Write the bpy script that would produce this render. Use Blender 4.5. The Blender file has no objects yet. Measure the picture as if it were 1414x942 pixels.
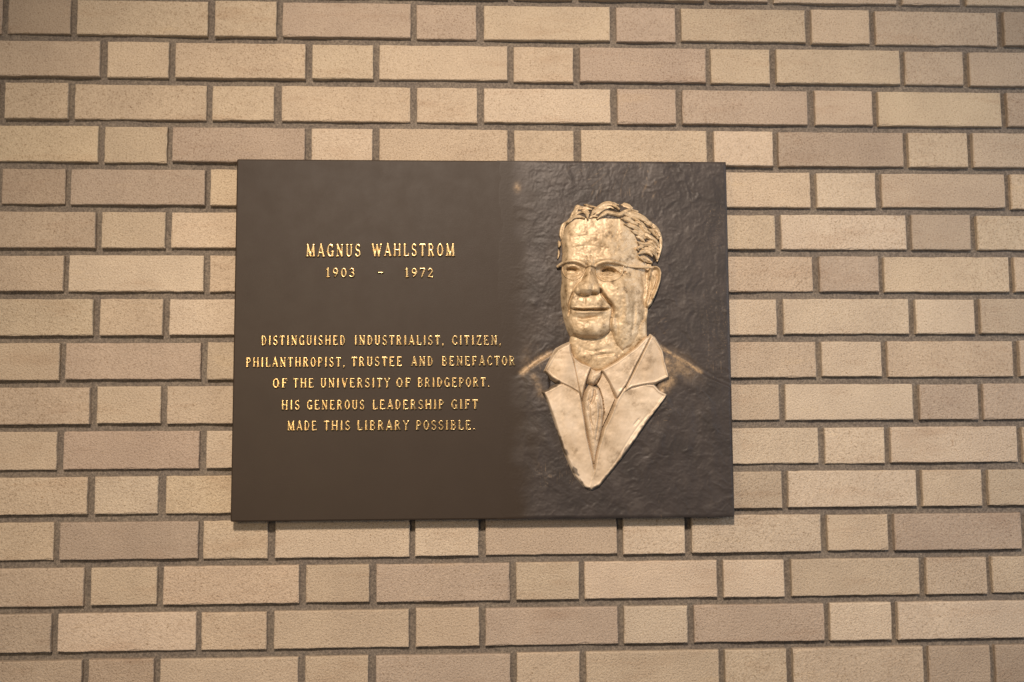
import bpy, math, random
import numpy as np
from mathutils import Matrix, Vector

scene = bpy.context.scene
col = scene.collection
random.seed(7)

# ------------------------------------------------------------------ camera
FX = 1330.0                                   # focal length in photo pixels (photo is 1414 wide)
CAM = dict(x=-0.03, z=-0.06555, dist=1.42797, rx=-0.08142, ry=0.04396, rz=0.00193)
cam_data = bpy.data.cameras.new("camera")
cam = bpy.data.objects.new("camera", cam_data)
col.objects.link(cam)
cam_data.sensor_fit = 'HORIZONTAL'
cam_data.sensor_width = 36.0
cam_data.lens = FX / 1414.0 * 36.0
cam_data.clip_start = 0.02
cam_data.clip_end = 100.0


def rot3(rx, ry, rz):
    cx, sx, cy, sy, cz, sz = math.cos(rx), math.sin(rx), math.cos(ry), math.sin(ry), math.cos(rz), math.sin(rz)
    Rx = np.array([[1, 0, 0], [0, cx, -sx], [0, sx, cx]])
    Ry = np.array([[cy, 0, sy], [0, 1, 0], [-sy, 0, cy]])
    Rz = np.array([[cz, -sz, 0], [sz, cz, 0], [0, 0, 1]])
    return Rz @ Ry @ Rx


_R = rot3(CAM['rx'], CAM['ry'], CAM['rz'])     # wall axes (right, up, out of the wall) -> camera axes
_B = np.array([[1, 0, 0], [0, 0, -1], [0, 1, 0]])   # wall axes -> world axes (y runs into the wall)
_C = _B @ _R.T
M4 = Matrix([[*_C[0], CAM['x']], [*_C[1], -CAM['dist']], [*_C[2], CAM['z']], [0, 0, 0, 1]])
cam.matrix_world = M4
scene.camera = cam

# ------------------------------------------------------------------ world and lamps
world = bpy.data.worlds.new("World")
scene.world = world
world.use_nodes = True
bg = world.node_tree.nodes["Background"]
bg.inputs[0].default_value = (0.80, 0.86, 1.0, 1)
bg.inputs[1].default_value = 0.18


def area(name, loc, target, size, power, colour):
    d = bpy.data.lights.new(name, 'AREA')
    d.shape = 'DISK'
    d.size = size
    d.energy = power
    d.color = colour
    o = bpy.data.objects.new(name, d)
    col.objects.link(o)
    o.location = loc
    o.rotation_euler = (Vector(target) - Vector(loc)).to_track_quat('-Z', 'Y').to_euler()
    return o


def spot(name, loc, target, radius, power, angle, colour):
    d = bpy.data.lights.new(name, 'SPOT')
    d.shadow_soft_size = radius
    d.energy = power
    d.spot_size = math.radians(angle)
    d.spot_blend = 1.0
    d.color = colour
    o = bpy.data.objects.new(name, d)
    col.objects.link(o)
    o.location = loc
    o.rotation_euler = (Vector(target) - Vector(loc)).to_track_quat('-Z', 'Y').to_euler()
    return o


spot("ceiling_spotlight", (-0.25, -2.35, 1.45), (0.12, 0, -0.22), 0.12, 430.0, 57, (1.0, 0.845, 0.70))
area("side_lamp", (-0.66, -1.30, 0.06), (-0.1, 0, 0.0), 0.30, 4.4, (1.0, 0.74, 0.42))
area("window_light", (1.7, -1.0, 0.30), (0.1, 0, 0.05), 0.7, 10.0, (0.80, 0.88, 1.0))

scene.view_settings.view_transform = 'Standard'
scene.view_settings.look = 'None'
scene.view_settings.exposure = 0.0
scene.view_settings.gamma = 1.0

# ------------------------------------------------------------------ helpers
rng = np.random.default_rng(11)


def link_mesh(name, verts, faces, mat, parent=None, smooth=True, attrs=None):
    me = bpy.data.meshes.new(name)
    me.from_pydata([tuple(map(float, v)) for v in verts], [], [tuple(map(int, f)) for f in faces])
    if smooth:
        me.polygons.foreach_set('use_smooth', [True] * len(me.polygons))
    if attrs:
        for k, a in attrs.items():
            at = me.attributes.new(k, 'FLOAT', 'POINT')
            at.data.foreach_set('value', np.asarray(a, dtype=np.float32))
    me.materials.append(mat)
    me.update()
    o = bpy.data.objects.new(name, me)
    col.objects.link(o)
    if parent is not None:
        o.parent = parent
    return o


def empty(name, loc, label, cat):
    o = bpy.data.objects.new(name, None)
    o.empty_display_size = 0.05
    col.objects.link(o)
    o.location = loc
    o['label'] = label
    o['category'] = cat
    return o


def vnoise(X, Y, scale, seed):
    """smooth value noise, one lattice cell every `scale` units, range about -1..1"""
    r = np.random.default_rng(seed)
    G = r.uniform(-1, 1, (256, 256))
    x = X / scale + 37.3
    y = Y / scale + 91.7
    xi = np.floor(x).astype(int)
    yi = np.floor(y).astype(int)
    fx = x - xi
    fy = y - yi
    fx = fx * fx * fx * (fx * (fx * 6 - 15) + 10)
    fy = fy * fy * fy * (fy * (fy * 6 - 15) + 10)
    g = lambda a, b: G[a % 256, b % 256]
    return ((g(xi, yi) * (1 - fx) + g(xi + 1, yi) * fx) * (1 - fy)
            + (g(xi, yi + 1) * (1 - fx) + g(xi + 1, yi + 1) * fx) * fy)


def fbm(X, Y, scale, seed, octs=4, gain=0.5):
    s = 0
    a = 1.0
    for k in range(octs):
        s = s + a * vnoise(X, Y, scale / 2 ** k, seed + k)
        a *= gain
    return s


def sstep(a, b, x):
    t = np.clip((x - a) / (b - a), 0, 1)
    return t * t * (3 - 2 * t)


def catmull(pts, n=8):
    P = np.array(pts, float)
    if len(P) < 3:
        return P
    Q = np.vstack([2 * P[0] - P[1], P, 2 * P[-1] - P[-2]])
    out = []
    for i in range(1, len(Q) - 2):
        for t in np.linspace(0, 1, n, endpoint=False):
            a, b, c, d = Q[i - 1], Q[i], Q[i + 1], Q[i + 2]
            out.append(0.5 * (2 * b + (c - a) * t + (2 * a - 5 * b + 4 * c - d) * t * t + (3 * b - a - 3 * c + d) * t ** 3))
    out.append(P[-1])
    return np.array(out)


def pdist(X, Y, pts):
    """distance to a polyline, the arc parameter 0..1 of the nearest point and the signed side"""
    pts = np.asarray(pts, float)
    L = np.concatenate([[0], np.cumsum(np.hypot(*(pts[1:] - pts[:-1]).T))])
    best = np.full(X.shape, 1e9)
    T = np.zeros(X.shape)
    S = np.zeros(X.shape)
    for i in range(len(pts) - 1):
        ax, ay = pts[i]
        bx, by = pts[i + 1]
        dx, dy = bx - ax, by - ay
        l2 = dx * dx + dy * dy + 1e-12
        t = np.clip(((X - ax) * dx + (Y - ay) * dy) / l2, 0, 1)
        ex = X - ax - t * dx
        ey = Y - ay - t * dy
        d = np.hypot(ex, ey)
        m = d < best
        best = np.where(m, d, best)
        T = np.where(m, (L[i] + t * (L[i + 1] - L[i])) / L[-1], T)
        S = np.where(m, np.sign(dx * ey - dy * ex), S)
    return best, T, S


def sdf(X, Y, poly):
    """signed distance to a closed polygon, positive inside"""
    P = np.asarray(poly, float)
    d, _, _ = pdist(X, Y, np.vstack([P, P[:1]]))
    inside = np.zeros(X.shape, bool)
    n = len(P)
    for i in range(n):
        x1, y1 = P[i]
        x2, y2 = P[(i + 1) % n]
        if y1 == y2:
            continue
        c = ((y1 > Y) != (y2 > Y)) & (X < (x2 - x1) * (Y - y1) / (y2 - y1) + x1)
        inside ^= c
    return np.where(inside, d, -d)


def gauss(X, Y, cx, cy, sx, sy, ang=0.0):
    c, s = math.cos(ang), math.sin(ang)
    u = (X - cx) * c + (Y - cy) * s
    v = -(X - cx) * s + (Y - cy) * c
    return np.exp(-0.5 * ((u / sx) ** 2 + (v / sy) ** 2))


def dome(d, R, H):
    t = np.clip(d / R, 0, 1)
    return np.where(d > 0, H * np.sqrt(np.clip(1 - (1 - t) ** 2, 0, 1)), d * 2.5)


def stroke(H, X, Y, pts, amp, w, taper=True):
    d, t, _ = pdist(X, Y, catmull(pts))
    k = np.exp(-(d / w) ** 2)
    if taper:
        k = k * (sstep(0, .18, t) * (1 - sstep(.82, 1, t)) * .8 + .2)
    return H + amp * k


# ------------------------------------------------------------------ plaque frame
PCX, PCZ = -0.0078, 0.0549
PW, PH = 0.7276, 0.5276
PD = 0.022                                   # how far the plaque stands off the wall
CORN = np.array([(326, 222.0), (1003.6, 221.0), (1013.9, 714.5), (318.6, 720.2)])
RECT = np.array([(-PW / 2, PH / 2), (PW / 2, PH / 2), (PW / 2, -PH / 2), (-PW / 2, -PH / 2)])


def homography(src, dst):
    A = []
    b = []
    for (x, y), (u, v) in zip(src, dst):
        A.append([x, y, 1, 0, 0, 0, -u * x, -u * y]); b.append(u)
        A.append([0, 0, 0, x, y, 1, -v * x, -v * y]); b.append(v)
    h = np.linalg.solve(np.array(A), np.array(b))
    return np.append(h, 1).reshape(3, 3)


HM = homography(CORN, RECT)                  # drawing units of the relief (about 1 mm) -> metres on the plaque
U = 0.00106                                  # one drawing unit of height in metres


def loc(X, Y):
    w = HM[2, 0] * X + HM[2, 1] * Y + HM[2, 2]
    return (HM[0, 0] * X + HM[0, 1] * Y + HM[0, 2]) / w, (HM[1, 0] * X + HM[1, 1] * Y + HM[1, 2]) / w


def heightfield(name, X, Y, H, mat, parent, base=0.0, keep=-1.0, attrs=None):
    """one relief mesh: the grid X, Y raised by H (drawing units) off the plaque's front"""
    u, v = loc(X, Y)
    V = np.stack([u, -(base + H * U), v], -1).reshape(-1, 3)
    r, c = X.shape
    idx = np.arange(r * c).reshape(r, c)
    k = np.maximum(np.maximum(H[:-1, :-1], H[1:, :-1]), np.maximum(H[:-1, 1:], H[1:, 1:])) > keep
    F = np.stack([idx[:-1, :-1], idx[1:, :-1], idx[1:, 1:], idx[:-1, 1:]], -1)[k]
    used = np.unique(F)
    remap = np.full(r * c, -1)
    remap[used] = np.arange(len(used))
    at = {n: np.asarray(a).reshape(-1)[used] for n, a in (attrs or {}).items()}
    return link_mesh(name, V[used], remap[F], mat, parent, True, at)


def grid(x0, y0, x1, y1, st):
    return np.meshgrid(np.arange(x0, x1 + st * .5, st), np.arange(y0, y1 + st * .5, st))


# ------------------------------------------------------------------ materials
def new_mat(name):
    m = bpy.data.materials.new(name)
    m.use_nodes = True
    nt = m.node_tree
    return m, nt, nt.nodes["Principled BSDF"]


def node(nt, t, **kw):
    n = nt.nodes.new(t)
    for k, v in kw.items():
        setattr(n, k, v)
    return n


def noise(nt, coord, scale, detail=4, rough=0.55):
    n = node(nt, 'ShaderNodeTexNoise')
    n.inputs['Scale'].default_value = scale
    n.inputs['Detail'].default_value = detail
    n.inputs['Roughness'].default_value = rough
    nt.links.new(coord, n.inputs['Vector'])
    return n.outputs['Fac']


def ramp(nt, fac, stops):
    n = node(nt, 'ShaderNodeValToRGB')
    e = n.color_ramp.elements
    while len(e) < len(stops):
        e.new(0.5)
    for el, (p, c) in zip(e, stops):
        el.position = p
        el.color = c if len(c) == 4 else (*c, 1)
    nt.links.new(fac, n.inputs[0])
    return n.outputs[0]


def mix(nt, fac, a, b, mode='MIX'):
    n = node(nt, 'ShaderNodeMix', data_type='RGBA', blend_type=mode)
    for sock, val in ((n.inputs[0], fac), (n.inputs[6], a), (n.inputs[7], b)):
        if isinstance(val, (int, float)):
            sock.default_value = val
        elif isinstance(val, tuple):
            sock.default_value = (*val, 1)
        else:
            nt.links.new(val, sock)
    return n.outputs[2]


def bump(nt, bsdf, height, dist, strength=1.0, prev=None):
    n = node(nt, 'ShaderNodeBump')
    n.inputs['Strength'].default_value = strength
    n.inputs['Distance'].default_value = dist
    nt.links.new(height, n.inputs['Height'])
    if prev is not None:
        nt.links.new(prev, n.inputs['Normal'])
    nt.links.new(n.outputs[0], bsdf.inputs['Normal'])
    return n.outputs[0]


def brick_material():
    m, nt, b = new_mat("fired_brick")
    co = node(nt, 'ShaderNodeTexCoord').outputs['Object']
    at = node(nt, 'ShaderNodeAttribute', attribute_name='brick_colour')
    speck = ramp(nt, noise(nt, co, 420, 2, 0.6), [(0.28, (0.55, 0.49, 0.43)), (0.42, (0.90, 0.885, 0.865)), (0.58, (1, 1, 1)), (0.74, (1.12, 1.11, 1.08))])
    kk = node(nt, 'ShaderNodeMapRange')
    nt.links.new(at.outputs['Alpha'], kk.inputs[0])
    kk.inputs[3].default_value = 0.7
    kk.inputs[4].default_value = 1.0
    c1 = mix(nt, kk.outputs[0], at.outputs['Color'], speck, 'MULTIPLY')
    mp = node(nt, 'ShaderNodeMapping')
    mp.inputs['Scale'].default_value = (7, 1, 30)
    nt.links.new(co, mp.inputs['Vector'])
    streak = ramp(nt, noise(nt, mp.outputs[0], 1.0, 5, 0.62), [(0.28, (0.86, 0.80, 0.76)), (0.45, (1, 1, 1)), (0.62, (1, 1, 1)), (0.76, (1.08, 1.05, 0.97))])
    c1 = mix(nt, 0.8, c1, streak, 'MULTIPLY')
    blot = ramp(nt, noise(nt, co, 34, 3, 0.6), [(0.20, (0.62, 0.50, 0.38)), (0.275, (1, 1, 1))])
    c1 = mix(nt, 0.8, c1, blot, 'MULTIPLY')
    pits = ramp(nt, noise(nt, co, 170, 3, 0.65), [(0.27, (0.62, 0.55, 0.48)), (0.36, (1, 1, 1))])
    c2 = mix(nt, 0.9, c1, pits, 'MULTIPLY')
    cloud = ramp(nt, noise(nt, co, 13, 4, 0.6), [(0.25, (0.89, 0.87, 0.86)), (0.75, (1.08, 1.07, 1.05))])
    c3 = mix(nt, 1.0, c2, cloud, 'MULTIPLY')
    nt.links.new(c3, b.inputs['Base Color'])
    b.inputs['Roughness'].default_value = 0.85
    b.inputs['Specular IOR Level'].default_value = 0.25
    n1 = bump(nt, b, noise(nt, co, 360, 3, 0.7), 0.0024, 1.0)
    bump(nt, b, noise(nt, co, 60, 3, 0.6), 0.0012, 0.5, n1)
    return m


def mortar_material():
    m, nt, b = new_mat("mortar")
    co = node(nt, 'ShaderNodeTexCoord').outputs['Object']
    c = ramp(nt, noise(nt, co, 330, 4, 0.7), [(0.3, (0.075, 0.062, 0.051)), (0.5, (0.150, 0.124, 0.100)), (0.72, (0.26, 0.216, 0.172))])
    c2 = mix(nt, 1.0, c, ramp(nt, noise(nt, co, 17, 3), [(0.3, (0.86, 0.84, 0.84)), (0.7, (1.08, 1.06, 1.0))]), 'MULTIPLY')
    nt.links.new(c2, b.inputs['Base Color'])
    b.inputs['Roughness'].default_value = 0.95
    bump(nt, b, noise(nt, co, 300, 4, 0.7), 0.002, 0.9)
    return m


def bronze_smooth_material():
    m, nt, b = new_mat("brown_painted_bronze")
    co = node(nt, 'ShaderNodeTexCoord').outputs['Object']
    c = ramp(nt, noise(nt, co, 14, 6, 0.65), [(0.3, (0.0300, 0.0195, 0.0122)), (0.7, (0.0335, 0.0220, 0.0140))])
    nt.links.new(c, b.inputs['Base Color'])
    rr = ramp(nt, noise(nt, co, 30, 5, 0.65), [(0.35, (0.50, 0.50, 0.50)), (0.7, (0.57, 0.57, 0.57))])
    nt.links.new(rr, b.inputs['Roughness'])
    b.inputs['Specular IOR Level'].default_value = 0.24
    n1 = bump(nt, b, noise(nt, co, 800, 3), 0.0003, 0.5)
    bump(nt, b, noise(nt, co, 26, 3), 0.0006, 0.08, n1)
    return m


def bronze_rough_material():
    m, nt, b = new_mat("dark_cast_bronze")
    co = node(nt, 'ShaderNodeTexCoord').outputs['Object']
    base = ramp(nt, noise(nt, co, 22, 5, 0.6), [(0.3, (0.032, 0.025, 0.021)), (0.55, (0.045, 0.035, 0.030)), (0.75, (0.072, 0.058, 0.049))])
    rub = node(nt, 'ShaderNodeAttribute', attribute_name='rub')
    sp = ramp(nt, noise(nt, co, 140, 4, 0.7), [(0.38, (0.25, 0.25, 0.25)), (0.62, (1, 1, 1))])
    f = node(nt, 'ShaderNodeMath', operation='MULTIPLY')
    nt.links.new(rub.outputs['Fac'], f.inputs[0])
    nt.links.new(sp, f.inputs[1])
    br = node(nt, 'ShaderNodeAttribute', attribute_name='brown')
    base = mix(nt, br.outputs['Fac'], base, (0.0315, 0.0207, 0.0131))
    c = mix(nt, f.outputs[0], base, (0.46, 0.31, 0.17))
    nt.links.new(c, b.inputs['Base Color'])
    mm = node(nt, 'ShaderNodeMapRange')
    nt.links.new(br.outputs['Fac'], mm.inputs[0])
    mm.inputs[3].default_value = 0.15
    mm.inputs[4].default_value = 0.0
    nt.links.new(mm.outputs[0], b.inputs['Metallic'])
    sp2 = node(nt, 'ShaderNodeMapRange')
    nt.links.new(br.outputs['Fac'], sp2.inputs[0])
    sp2.inputs[3].default_value = 0.36
    sp2.inputs[4].default_value = 0.24
    nt.links.new(sp2.outputs[0], b.inputs['Specular IOR Level'])
    b.inputs['Roughness'].default_value = 0.50
    bump(nt, b, noise(nt, co, 260, 5, 0.65), 0.0006, 0.30)
    return m


def bust_material(name, light, mid, dark, metal=0.35, rough=0.42, spot=75):
    m, nt, b = new_mat(name)
    co = node(nt, 'ShaderNodeTexCoord').outputs['Object']
    c = ramp(nt, noise(nt, co, spot, 6, 0.70), [(0.34, dark), (0.45, mid), (0.58, light)])
    veil = ramp(nt, noise(nt, co, 16, 3, 0.5), [(0.35, (0.76, 0.70, 0.62)), (0.62, (1, 1, 1))])
    c = mix(nt, 0.8, c, veil, 'MULTIPLY')
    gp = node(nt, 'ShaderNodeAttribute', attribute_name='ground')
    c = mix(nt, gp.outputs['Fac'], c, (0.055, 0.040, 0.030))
    nt.links.new(c, b.inputs['Base Color'])
    b.inputs['Metallic'].default_value = metal
    rr = node(nt, 'ShaderNodeMapRange')
    nt.links.new(noise(nt, co, 70, 4), rr.inputs[0])
    rr.inputs[3].default_value = rough - 0.08
    rr.inputs[4].default_value = rough + 0.12
    nt.links.new(rr.outputs[0], b.inputs['Roughness'])
    bump(nt, b, noise(nt, co, 210, 4, 0.6), 0.0004, 0.2)
    return m


def brass_material():
    m, nt, b = new_mat("polished_brass")
    co = node(nt, 'ShaderNodeTexCoord').outputs['Object']
    c = ramp(nt, noise(nt, co, 60, 3), [(0.3, (0.50, 0.355, 0.165)), (0.7, (0.66, 0.48, 0.24))])
    nt.links.new(c, b.inputs['Base Color'])
    b.inputs['Metallic'].default_value = 1.0
    b.inputs['Roughness'].default_value = 0.28
    return m


M_BRICK = brick_material()
M_MORTAR = mortar_material()
M_SMOOTH = bronze_smooth_material()
M_ROUGH = bronze_rough_material()
M_FACE = bust_material("pale_rubbed_bronze", (0.60, 0.460, 0.295), (0.47, 0.345, 0.205), (0.22, 0.148, 0.080), 0.18, 0.46, 85)
M_CLOTH = bust_material("pale_satin_bronze", (0.63, 0.50, 0.362), (0.55, 0.43, 0.30), (0.34, 0.25, 0.16), 0.14, 0.46, 34)
M_BRASS = brass_material()

# ------------------------------------------------------------------ the brick wall
BP, BH, CH = 0.305, 0.10111, 0.06471         # bond period, header pitch, course pitch
BX0, BEO, BZ0 = -0.41390, -0.15837, 0.06027
JOINT, BRICK_H = 0.0096, 0.0537
TONES = {'t': (0.455, 0.364, 0.264), 'l': (0.495, 0.402, 0.300), 'y': (0.480, 0.385, 0.272),
         'm': (0.425, 0.338, 0.250), 'p': (0.385, 0.305, 0.232), 'b': (0.360, 0.282, 0.208)}
COURSES = {0: "ttpmmpttpmmt", 1: "bttpptpttmbb", 2: "tmtttttpttmm", 3: "tttttlppmybb", 4: "tytpltttlptm", 5: "bpytttttlmyt",
           6: "tmtttttttlpt", 7: "tltttttmpttt", 8: "tttlttttlllm", 9: "tptttttmlttt", 10: "tmttttttmlpp", 11: "tplttttllltt",
           12: "ttlyttttmltt", 13: "tptllmlltptt", 14: "tmtttptlltmt", 15: "mltttplplltt", 16: "tbbttpttttbb"}

wall = empty("brick_wall", (0, 0, 0), "tan and brown brick wall in Flemish bond with recessed grey mortar joints behind the plaque", "wall")


def build_bricks():
    V = []
    F = []
    cols = []
    R = random.Random(3)

    def ring(xa, xb, za, zb, y, ins, jit, chip):
        out = []
        segs = max(3, int((xb - xa) / 0.012))
        for i in range(segs):
            out.append((xa + (xb - xa) * i / segs, za))
        for i in range(5):
            out.append((xb, za + (zb - za) * i / 5))
        for i in range(segs):
            out.append((xb - (xb - xa) * i / segs, zb))
        for i in range(5):
            out.append((xa, zb - (zb - za) * i / 5))
        cx, cz = (xa + xb) / 2, (za + zb) / 2
        res = []
        for k, (x, z) in enumerate(out):
            i2 = ins + chip[k]
            corner = (x in (xa, xb)) and (z in (za, zb))
            sx = 1 if x > cx else -1
            sz = 1 if z > cz else -1
            dx = dz = 0.0
            if x in (xa, xb):
                dx = -sx * i2
            if z in (za, zb):
                dz = -sz * i2
            if corner:
                dx *= 1.25
                dz *= 1.25
            res.append((x + dx + jit[k][0], y, z + dz + jit[k][1]))
        return res

    def brick(xa, xb, za, zb, rgb):
        xa += R.gauss(0, .0006); xb += R.gauss(0, .0006)
        za += R.gauss(0, .0005); zb += R.gauss(0, .0005)
        fy = R.gauss(0, .0007)
        n = 2 * max(3, int((xb - xa) / 0.012)) + 10
        jit = [(R.gauss(0, .00022), R.gauss(0, .00022)) for _ in range(n)]
        chip = [abs(R.gauss(0, .00025)) + (R.uniform(.0008, .0022) if R.random() < .05 else 0) for _ in range(n)]
        zero = [0] * n
        tilt = R.gauss(0, .004)
        base = len(V)
        for y, ins, ch in ((0.05, 0, zero), (0.0016, 0, zero), (0.0004, .0005, chip), (0.0, .0014, chip)):
            for p in ring(xa, xb, za, zb, y + fy, ins, jit, ch):
                V.append((p[0], p[1] + (p[0] - (xa + xb) / 2) * tilt if y < .04 else p[1], p[2]))
                cols.append(rgb)
        for k in range(3):
            for i in range(n):
                a, b2 = base + k * n + i, base + k * n + (i + 1) % n
                F.append((a, b2, b2 + n, a + n))
        F.append(tuple(base + 3 * n + i for i in range(n)))

    for c in range(-8, 26):
        zb0 = -(c - 8) * CH + BZ0
        off = BX0 + (BEO if c % 2 == 0 else 0)
        for n in range(-4, 8):
            for t in (0, 1):
                xa = off + n * BP + (BH if t else 0)
                xb = xa + ((BP - BH) if t else BH) - JOINT
                k = (n + 1) * 2 + t
                if c in COURSES and 0 <= k < 12:
                    tone = COURSES[c][k]
                else:
                    tone = R.choice("tttttllmmppyb")
                g = R.gauss(1.0, .035)
                rgb = tuple(v * g * R.gauss(1, .005) for v in TONES[tone]) + (R.random(),)
                brick(xa, xb, zb0, zb0 + BRICK_H, rgb)
    o = link_mesh("brickwork", V, F, M_BRICK, wall, False)
    at = o.data.color_attributes.new('brick_colour', 'FLOAT_COLOR', 'POINT')
    at.data.foreach_set('color', np.array(cols).astype(np.float32).ravel())
    return o


build_bricks()


def build_mortar():
    X, Z = np.meshgrid(np.arange(-1.75, 1.96, .012), np.arange(-1.15, 1.25, .012))
    Y = 0.0074 + 0.0014 * fbm(X, Z, 0.05, 5, 3) + 0.0008 * fbm(X, Z, 0.27, 9, 2)
    r, c = X.shape
    idx = np.arange(r * c).reshape(r, c)
    F = np.stack([idx[:-1, :-1], idx[:-1, 1:], idx[1:, 1:], idx[1:, :-1]], -1).reshape(-1, 4)
    link_mesh("mortar", np.stack([X, Y, Z], -1).reshape(-1, 3), F, M_MORTAR, wall)


build_mortar()

# ------------------------------------------------------------------ the plaque
plaque = empty("memorial_plaque", (PCX, -PD, PCZ), "dark bronze memorial plaque with raised gold lettering and a pale portrait relief", "plaque")


def build_plate():
    # a slab with softly rounded edges, its front face at y = 0 in the plaque's frame
    V = []
    F = []

    def loop(ins, y):
        w, h = PW / 2 - ins, PH / 2 - ins
        r = 0.0022
        out = []
        for cx, cz, a0 in ((w - r, h - r, 0), (-w + r, h - r, 90), (-w + r, -h + r, 180), (w - r, -h + r, 270)):
            for k in range(5):
                a = math.radians(a0 + 22.5 * k)
                out.append((cx + r * math.cos(a), y, cz + r * math.sin(a)))
        return out
    loops = [loop(0.002, PD - .002), loop(0, PD - .004), loop(0, 0.0022), loop(0.0006, 0.0007), loop(0.0022, 0.0)]
    for l in loops:
        V += l
    n = len(loops[0])
    for k in range(len(loops) - 1):
        for i in range(n):
            a, b = k * n + i, k * n + (i + 1) % n
            F.append((b, a, a + n, b + n))
    F.append(tuple((len(loops) - 1) * n + i for i in reversed(range(n))))
    F.append(tuple(range(n)))
    return link_mesh("back_plate", V, F, M_SMOOTH, plaque, False)


build_plate()

# shapes shared by the relief (drawing units, x right, y down)
SHOULDERS = [(640, 722), (660, 570), (694, 532), (718, 516), (737, 501), (757, 489), (790, 474), (890, 462), (914, 482), (940, 496), (977, 519), (1012, 534), (1050, 560), (1060, 722)]


def build_ground():
    X, Y = grid(684, 219.5, 1013.5, 719.5, 1.0)
    # the plaque's own right edge leans with the drawing, so follow it
    tr = (Y - 222) / 493.0
    X = 684 + (X - 684) * ((1003.4 + 10.2 * tr - 684) / 329.5)
    yt = 221.5 + (X - 684) * (221.0 - 221.5) / 322
    yb = 717.1 + (X - 684) * (714.5 - 717.1) / 330
    Y = yt + (Y - 219.5) / 500.0 * (yb - yt)
    wx = X + 7 * vnoise(X, Y, 22, 50) + 2.5 * vnoise(X, Y, 8, 52)
    wy = Y + 7 * vnoise(X, Y, 22, 51) + 2.5 * vnoise(X, Y, 8, 53)
    H = 1.1 * fbm(wx, wy, 34, 60, 3, .5) + .8 * (1 - 2 * np.abs(vnoise(wx, wy, 15, 64))) * (.6 + .6 * vnoise(X, Y, 50, 65)) + .45 * fbm(wx, wy, 6, 67, 3, .6)
    # smears of the modelling tool: short curved ridges and scratches, each its own direction
    R = random.Random(21)
    for k in range(230):
        x, y = R.uniform(700, 1005), R.uniform(224, 712)
        a = R.uniform(0, math.pi) if k % 3 else R.gauss(-.8, .35)
        L = R.uniform(5, 22)
        b = a + R.uniform(-.7, .7)
        pts = [(x, y), (x + L * .5 * math.cos(a), y + L * .5 * math.sin(a)), (x + L * .5 * (math.cos(a) + math.cos(b)), y + L * .5 * (math.sin(a) + math.sin(b)))]
        m = (np.abs(X - x) < 32) & (np.abs(Y - y) < 32)
        d, t, sd = pdist(X[m], Y[m], catmull(pts, 4))
        w = R.uniform(.9, 2.4)
        H[m] += R.choice((1, 1, -1)) * R.uniform(.35, 1.1) * np.exp(-(d / w) ** 2) * np.sin(np.pi * np.clip(t, .02, .98)) ** .6
    ang = 0.9 + 1.3 * vnoise(X, Y, 120, 70)
    su = X * np.cos(ang) + Y * np.sin(ang)
    sv = -X * np.sin(ang) + Y * np.cos(ang)
    vert = sstep(925, 945, X) * sstep(320, 350, Y) * (1 - sstep(460, 500, Y))
    H = H * (1 - .45 * vert) + vert * .6 * vnoise(wx, Y / 9, 5, 73)
    diag = sstep(905, 925, X) * gauss(X, Y, 940, 470, 30, 22)
    H += diag * 1.0 * vnoise((wx - wy) * .7, (X + Y) / 8, 6, 74)
    H += 0.22 * vnoise(X, Y, 2.6, 76)
    # the coat swells out of the ground below the shoulder line
    s = sdf(X, Y, SHOULDERS)
    body = (6.4 * sstep(-1, 4.0, s) - 1.8 * gauss(s, 0 * s, -4.0, 0, 3.0, 1.0) * sstep(-12, -1, -np.abs(s)) + 1.2 * sstep(2, 34, s)) * (1 - sstep(570, 700, Y) * .9) * sstep(698, 728, X)
    H += body
    # folds of the coat over the chest and arms
    for pts, a, w in (([(735, 545), (745, 590), (765, 640)], 1.6, 7), ([(722, 560), (726, 610), (742, 660)], -1.3, 6), ([(925, 560), (910, 610), (880, 660)], 1.7, 8),
                      ([(955, 545), (962, 590), (950, 650)], -1.5, 7), ([(975, 545), (985, 600), (984, 660)], 1.4, 7), ([(930, 515), (945, 530), (965, 538)], 1.5, 5), ([(735, 515), (728, 535), (724, 560)], 1.3, 5)):
        H = stroke(H, X, Y, pts, a * 1.3, w)
    # knobs seen on the cast
    for cx, cy, a, w in ((735, 419, 2.6, 3), (712, 258, 1.5, 3), (741, 470, 1.3, 4), (1003, 430, 2, 3), (702, 640, 1.5, 5)):
        H += a * gauss(X, Y, cx, cy, w, w * .8)
    ridge, _, _ = pdist(X, Y, catmull([(692, 640), (697, 600), (705, 655), (712, 700)]))
    H += 1.3 * np.exp(-(ridge / 2) ** 2)
    low, _, _ = pdist(X, Y, catmull([(690, 716), (740, 713), (840, 716), (960, 713)]))
    H += 1.2 * np.exp(-(low / 3) ** 2)
    # edges: ragged blend into the smooth half on the left, rounded over at the rim
    le = X - (690 + 5 * vnoise(X * 0, Y, 38, 80) + 3 * vnoise(X * 0, Y, 9, 81))
    e = sstep(-3, 9, le)
    H = .42 * (H + 1.3 * fbm(X, Y, 60, 68, 2, .4)) * sstep(0, 60, le) + 1.0 * sstep(6, 80, le) + .06 - .12 * (1 - sstep(-5, 0, le))
    H = np.where(le > 0, np.maximum(H, .06), H)
    v = sdf(X, Y, [(752, 512), (766, 484), (786, 475), (898, 466), (914, 500), (906, 560), (864, 618), (824, 668), (812, 672), (790, 650), (766, 585), (752, 545)])
    H = H - 4.0 * sstep(2, 6, v)
    rim = np.minimum(np.minimum(Y - yt, yb - Y), (684 + 329.5 * ((1003.4 + 10.2 * tr - 684) / 329.5)) - X)
    H = H * sstep(-1, 5, rim) + (-.6) * (1 - sstep(0, 2.0, rim))
    # bright rubbed metal on the shoulder lines and a few scuffs
    rub = np.zeros_like(X)
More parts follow.
